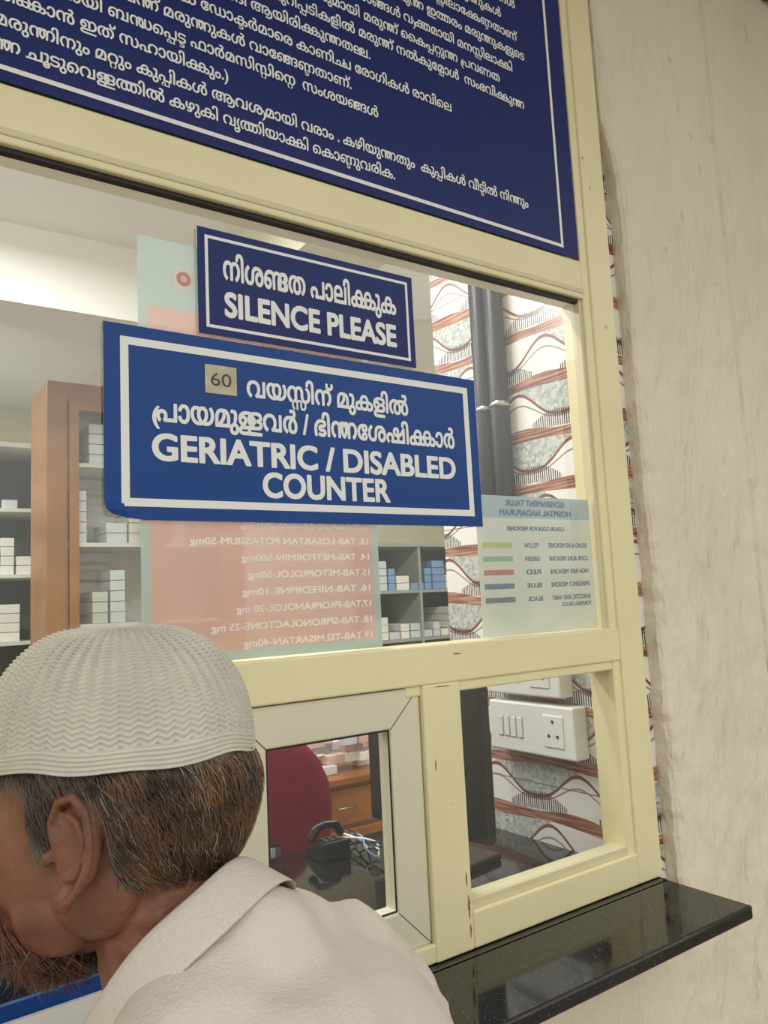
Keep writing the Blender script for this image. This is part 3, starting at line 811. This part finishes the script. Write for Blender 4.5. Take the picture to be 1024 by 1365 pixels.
def capmesh():
    nu,nv=600,220;V=[];F=[]
    z0,z1=.032,.128
    for j in range(nv+1):
        t=j/nv;a=t*math.pi/2
        rad=max(0,math.cos(a))**.62 if t<1 else 0
        h=math.sin(a)
        for i in range(nu):
            th=2*math.pi*i/nu
            u=i/nu*50;v=t*36
            zig=abs((u%1)-.5)*2
            k=math.sin(2*math.pi*(v+zig*.8))
            col_=math.cos(2*math.pi*u)
            amp=.0014*(col_*.35+k*.75) if t>.1 else .0008*math.sin(2*math.pi*t*50)+.001
            amp*=(1 if t<.9 else (1-t)*10)
            bulge=1+.02*math.sin(math.pi*min(1,t*1.6))
            c,s=math.cos(th),math.sin(th)
            x=c*(.083*rad*bulge+amp);y=-.0045+s*(.1035*rad*bulge+amp)
            z=z0+(z1-z0)*h+amp*h+(.006*noise.noise(Vector((c*1.8,s*1.8,t*2))))*(1-t**4)
            V.append(HM@Vector((x,y,z)))
    for j in range(nv):
        for i in range(nu):
            F.append((j*nu+i,j*nu+(i+1)%nu,(j+1)*nu+(i+1)%nu,(j+1)*nu+i))
    CAPM=mat('cap_knit',(208,204,190),.95,.1,.05,30,.3,900)
    o=mk('knit_cap',V,F,CAPM,MAN,True)
    s=o.modifiers.new('s','SOLIDIFY');s.thickness=.0018;s.offset=-1
capmesh()

SHIRT=mat('shirt_cloth',(212,202,192),.85,.15,.03,6,.25,420)
def folds(p):
    q=Vector((p.x*7,p.y*7,p.z*4))
    r=abs(noise.noise(q+Vector((4,2,1))));r2=abs(noise.noise(q*1.9+Vector((1,5,1))))
    q3=Vector((p.x*9+p.z*14,p.y*5,p.z*6-p.x*4));r3=max(0,.25-abs(noise.noise(q3)))
    return .011*(.3-r)+.008*(.2-r2)+.012*r3-.005
bm=MB()
def E(x,y,z,r): sph(bm,Wp(x,y,z),r,R3,28)
E(0,-.155,1.12,(.175,.122,.16));E(0,-.150,1.203,(.160,.118,.112));E(0,-.19,.98,(.165,.135,.15));E(0,-.21,.86,(.175,.135,.13))
for s in (-1,1):
    caps(bm,Wp(s*.015,-.10,1.296),Wp(s*.13,-.125,1.242),.060,.056)
    caps(bm,Wp(s*.13,-.125,1.242),Wp(s*.175,-.135,1.195),.058,.062)
caps(bm,Wp(0,-.105,1.298),Wp(0,-.075,1.20),.064,.085)
caps(bm,Wp(0,-.07,1.20),Wp(0,-.09,1.1),.085,.11)
RE=(.49,-.37,.99);RH=(.37,-.17,1.055);LE=(-.02,-.46,.99);LH=(.05,-.18,1.055)
chain(bm,[Wp(.175,-.135,1.195),RE,RH],[.064,.052,.036]);chain(bm,[Wp(-.175,-.135,1.195),LE,LH],[.064,.052,.036])
remesh(bm,'shirt',.005,12,SHIRT,MAN,folds)
def collar():
    n=100;V=[];F=[];prof=[(.000,-.03),(-.001,.0),(.001,.008),(.003,.011),(.007,.007),(.013,-.010),(.021,-.027)]
    c0=(-.055,1.298);nn=(.762,.647)
    for i in range(n):
        th=2*math.pi*i/n
        cx=math.sin(th);cy=-math.cos(th)
        for (dr,dz) in prof:
            fl=1-.45*max(0,-cy)**2
            a=(.082+dr*fl)*cy;rx=.067+dr
            y=c0[0]+.647*a+nn[0]*dz;z=c0[1]-.762*a+nn[1]*dz
            V.append(Wp(cx*rx,y,z+.0015*math.sin(5*th+1)))
    m=len(prof)
    for i in range(n):
        for j in range(m-1):
            F.append((i*m+j,((i+1)%n)*m+j,((i+1)%n)*m+j+1,i*m+j+1))
    o=mk('shirt_collar',V,F,SHIRT,MAN,True);s=o.modifiers.new('s','SOLIDIFY');s.thickness=.0016
    u=o.modifiers.new('u','SUBSURF');u.levels=1;u.render_levels=1
collar()
def hand(wx,wy,wz,s,fd):
    bm=MB();f=Vector(fd).normalized();r=Vector((f.y,-f.x,0))*s
    w=Vector((wx,wy,wz))
    def P(a,b,c): return w+f*a+r*b+Vector((0,0,c))
    caps(bm,P(-.03,0,0),P(.01,0,-.004),.024,.022)
    for b in (-.026,-.009,.009,.025): caps(bm,P(.01,b*.7,-.006),P(.075,b,-.012),.014,.011)
    for b,l in ((-.030,.066),(-.010,.076),(.010,.070),(.029,.054)):
        chain(bm,[P(.072,b,-.010),P(.072+l*.45,b*1.15,-.008),P(.072+l*.78,b*1.2,-.018),P(.072+l,b*1.2,-.0245)],[.0095,.0085,.0078,.007])
    chain(bm,[P(.012,-.024,-.008),P(.04,-.048,-.014),P(.068,-.058,-.02),P(.088,-.058,-.0245)],[.014,.0115,.0095,.008])
    remesh(bm,'hand',.0026,4,SKIN,MAN)
hand(.36,-.185,1.053,1,(-.75,.3,0));hand(.055,-.185,1.053,-1,(.75,.35,0))
MUNDU=mat('mundu_cloth',(225,220,208),.85,.1,.03,8,.2,200)
n=64;V=[];F=[];lv=[(.93,.178,.14),(.80,.19,.155),(.6,.2,.165),(.35,.205,.165),(.1,.21,.17)]
for (z,a,b) in lv:
    for i in range(n):
        th=2*math.pi*i/n;k=1+.03*math.sin(9*th+z*3)*(1-z)
        V.append(Wp(math.cos(th)*a*k,-.2+math.sin(th)*b*k,z))
for j in range(len(lv)-1):
    for i in range(n): F.append((j*n+i,j*n+(i+1)%n,(j+1)*n+(i+1)%n,(j+1)*n+i))
o=mk('mundu',V,F,MUNDU,MAN,True);s=o.modifiers.new('s','SOLIDIFY');s.thickness=.003;o.modifiers.new('u','SUBSURF')
bm=MB()
for s in (-1,1):
    chain(bm,[Wp(s*.09,-.2,.85),Wp(s*.09,-.18,.48),Wp(s*.09,-.21,.09)],[.085,.058,.04])
    chain(bm,[Wp(s*.09,-.235,.04),Wp(s*.095,-.12,.035),Wp(s*.10,-.02,.022)],[.036,.034,.022])
remesh(bm,'legs_and_feet',.007,6,SKIN,MAN)

# ---------------------------------------------------------------- outside light
w=bpy.data.worlds.new('w');SC.world=w;w.use_nodes=True;nt=w.node_tree;bg=nt.nodes['Background']
tc=nt.nodes.new('ShaderNodeTexCoord');sp=nt.nodes.new('ShaderNodeSeparateXYZ');nt.links.new(tc.outputs['Generated'],sp.inputs[0])
r=nt.nodes.new('ShaderNodeValToRGB');nt.links.new(nmath(nt,'MULTIPLY_ADD',sp.outputs['Z'],.5,.5),r.inputs[0])
r.color_ramp.elements[0].position=.40;r.color_ramp.elements[0].color=(.26,.24,.21,1)
r.color_ramp.elements[1].position=.62;r.color_ramp.elements[1].color=(1.02,1.0,.97,1)
e=r.color_ramp.elements.new(.5);e.color=(.40,.39,.34,1)
nt.links.new(r.outputs[0],bg.inputs[0]);bg.inputs[1].default_value=1.55

# ---------------------------------------------------------------- camera
yaw,pitch,roll=.611,.1146,-.0489
fw=Vector((math.sin(yaw)*math.cos(pitch),math.cos(yaw)*math.cos(pitch),math.sin(pitch)))
r_=fw.cross(Vector((0,0,1))).normalized();u_=r_.cross(fw)
r2=r_*math.cos(roll)+u_*math.sin(roll);u2=u_*math.cos(roll)-r_*math.sin(roll)
cam=bpy.data.cameras.new('camera');cam.sensor_fit='VERTICAL';cam.sensor_height=36;cam.lens=1036.2/1365*36;cam.clip_start=.02
co=bpy.data.objects.new('camera',cam);COL.objects.link(co)
M=Matrix((r2,u2,-fw)).transposed().to_4x4();M.translation=Vector((0,-.9718,1.55));co.matrix_world=M
SC.camera=co
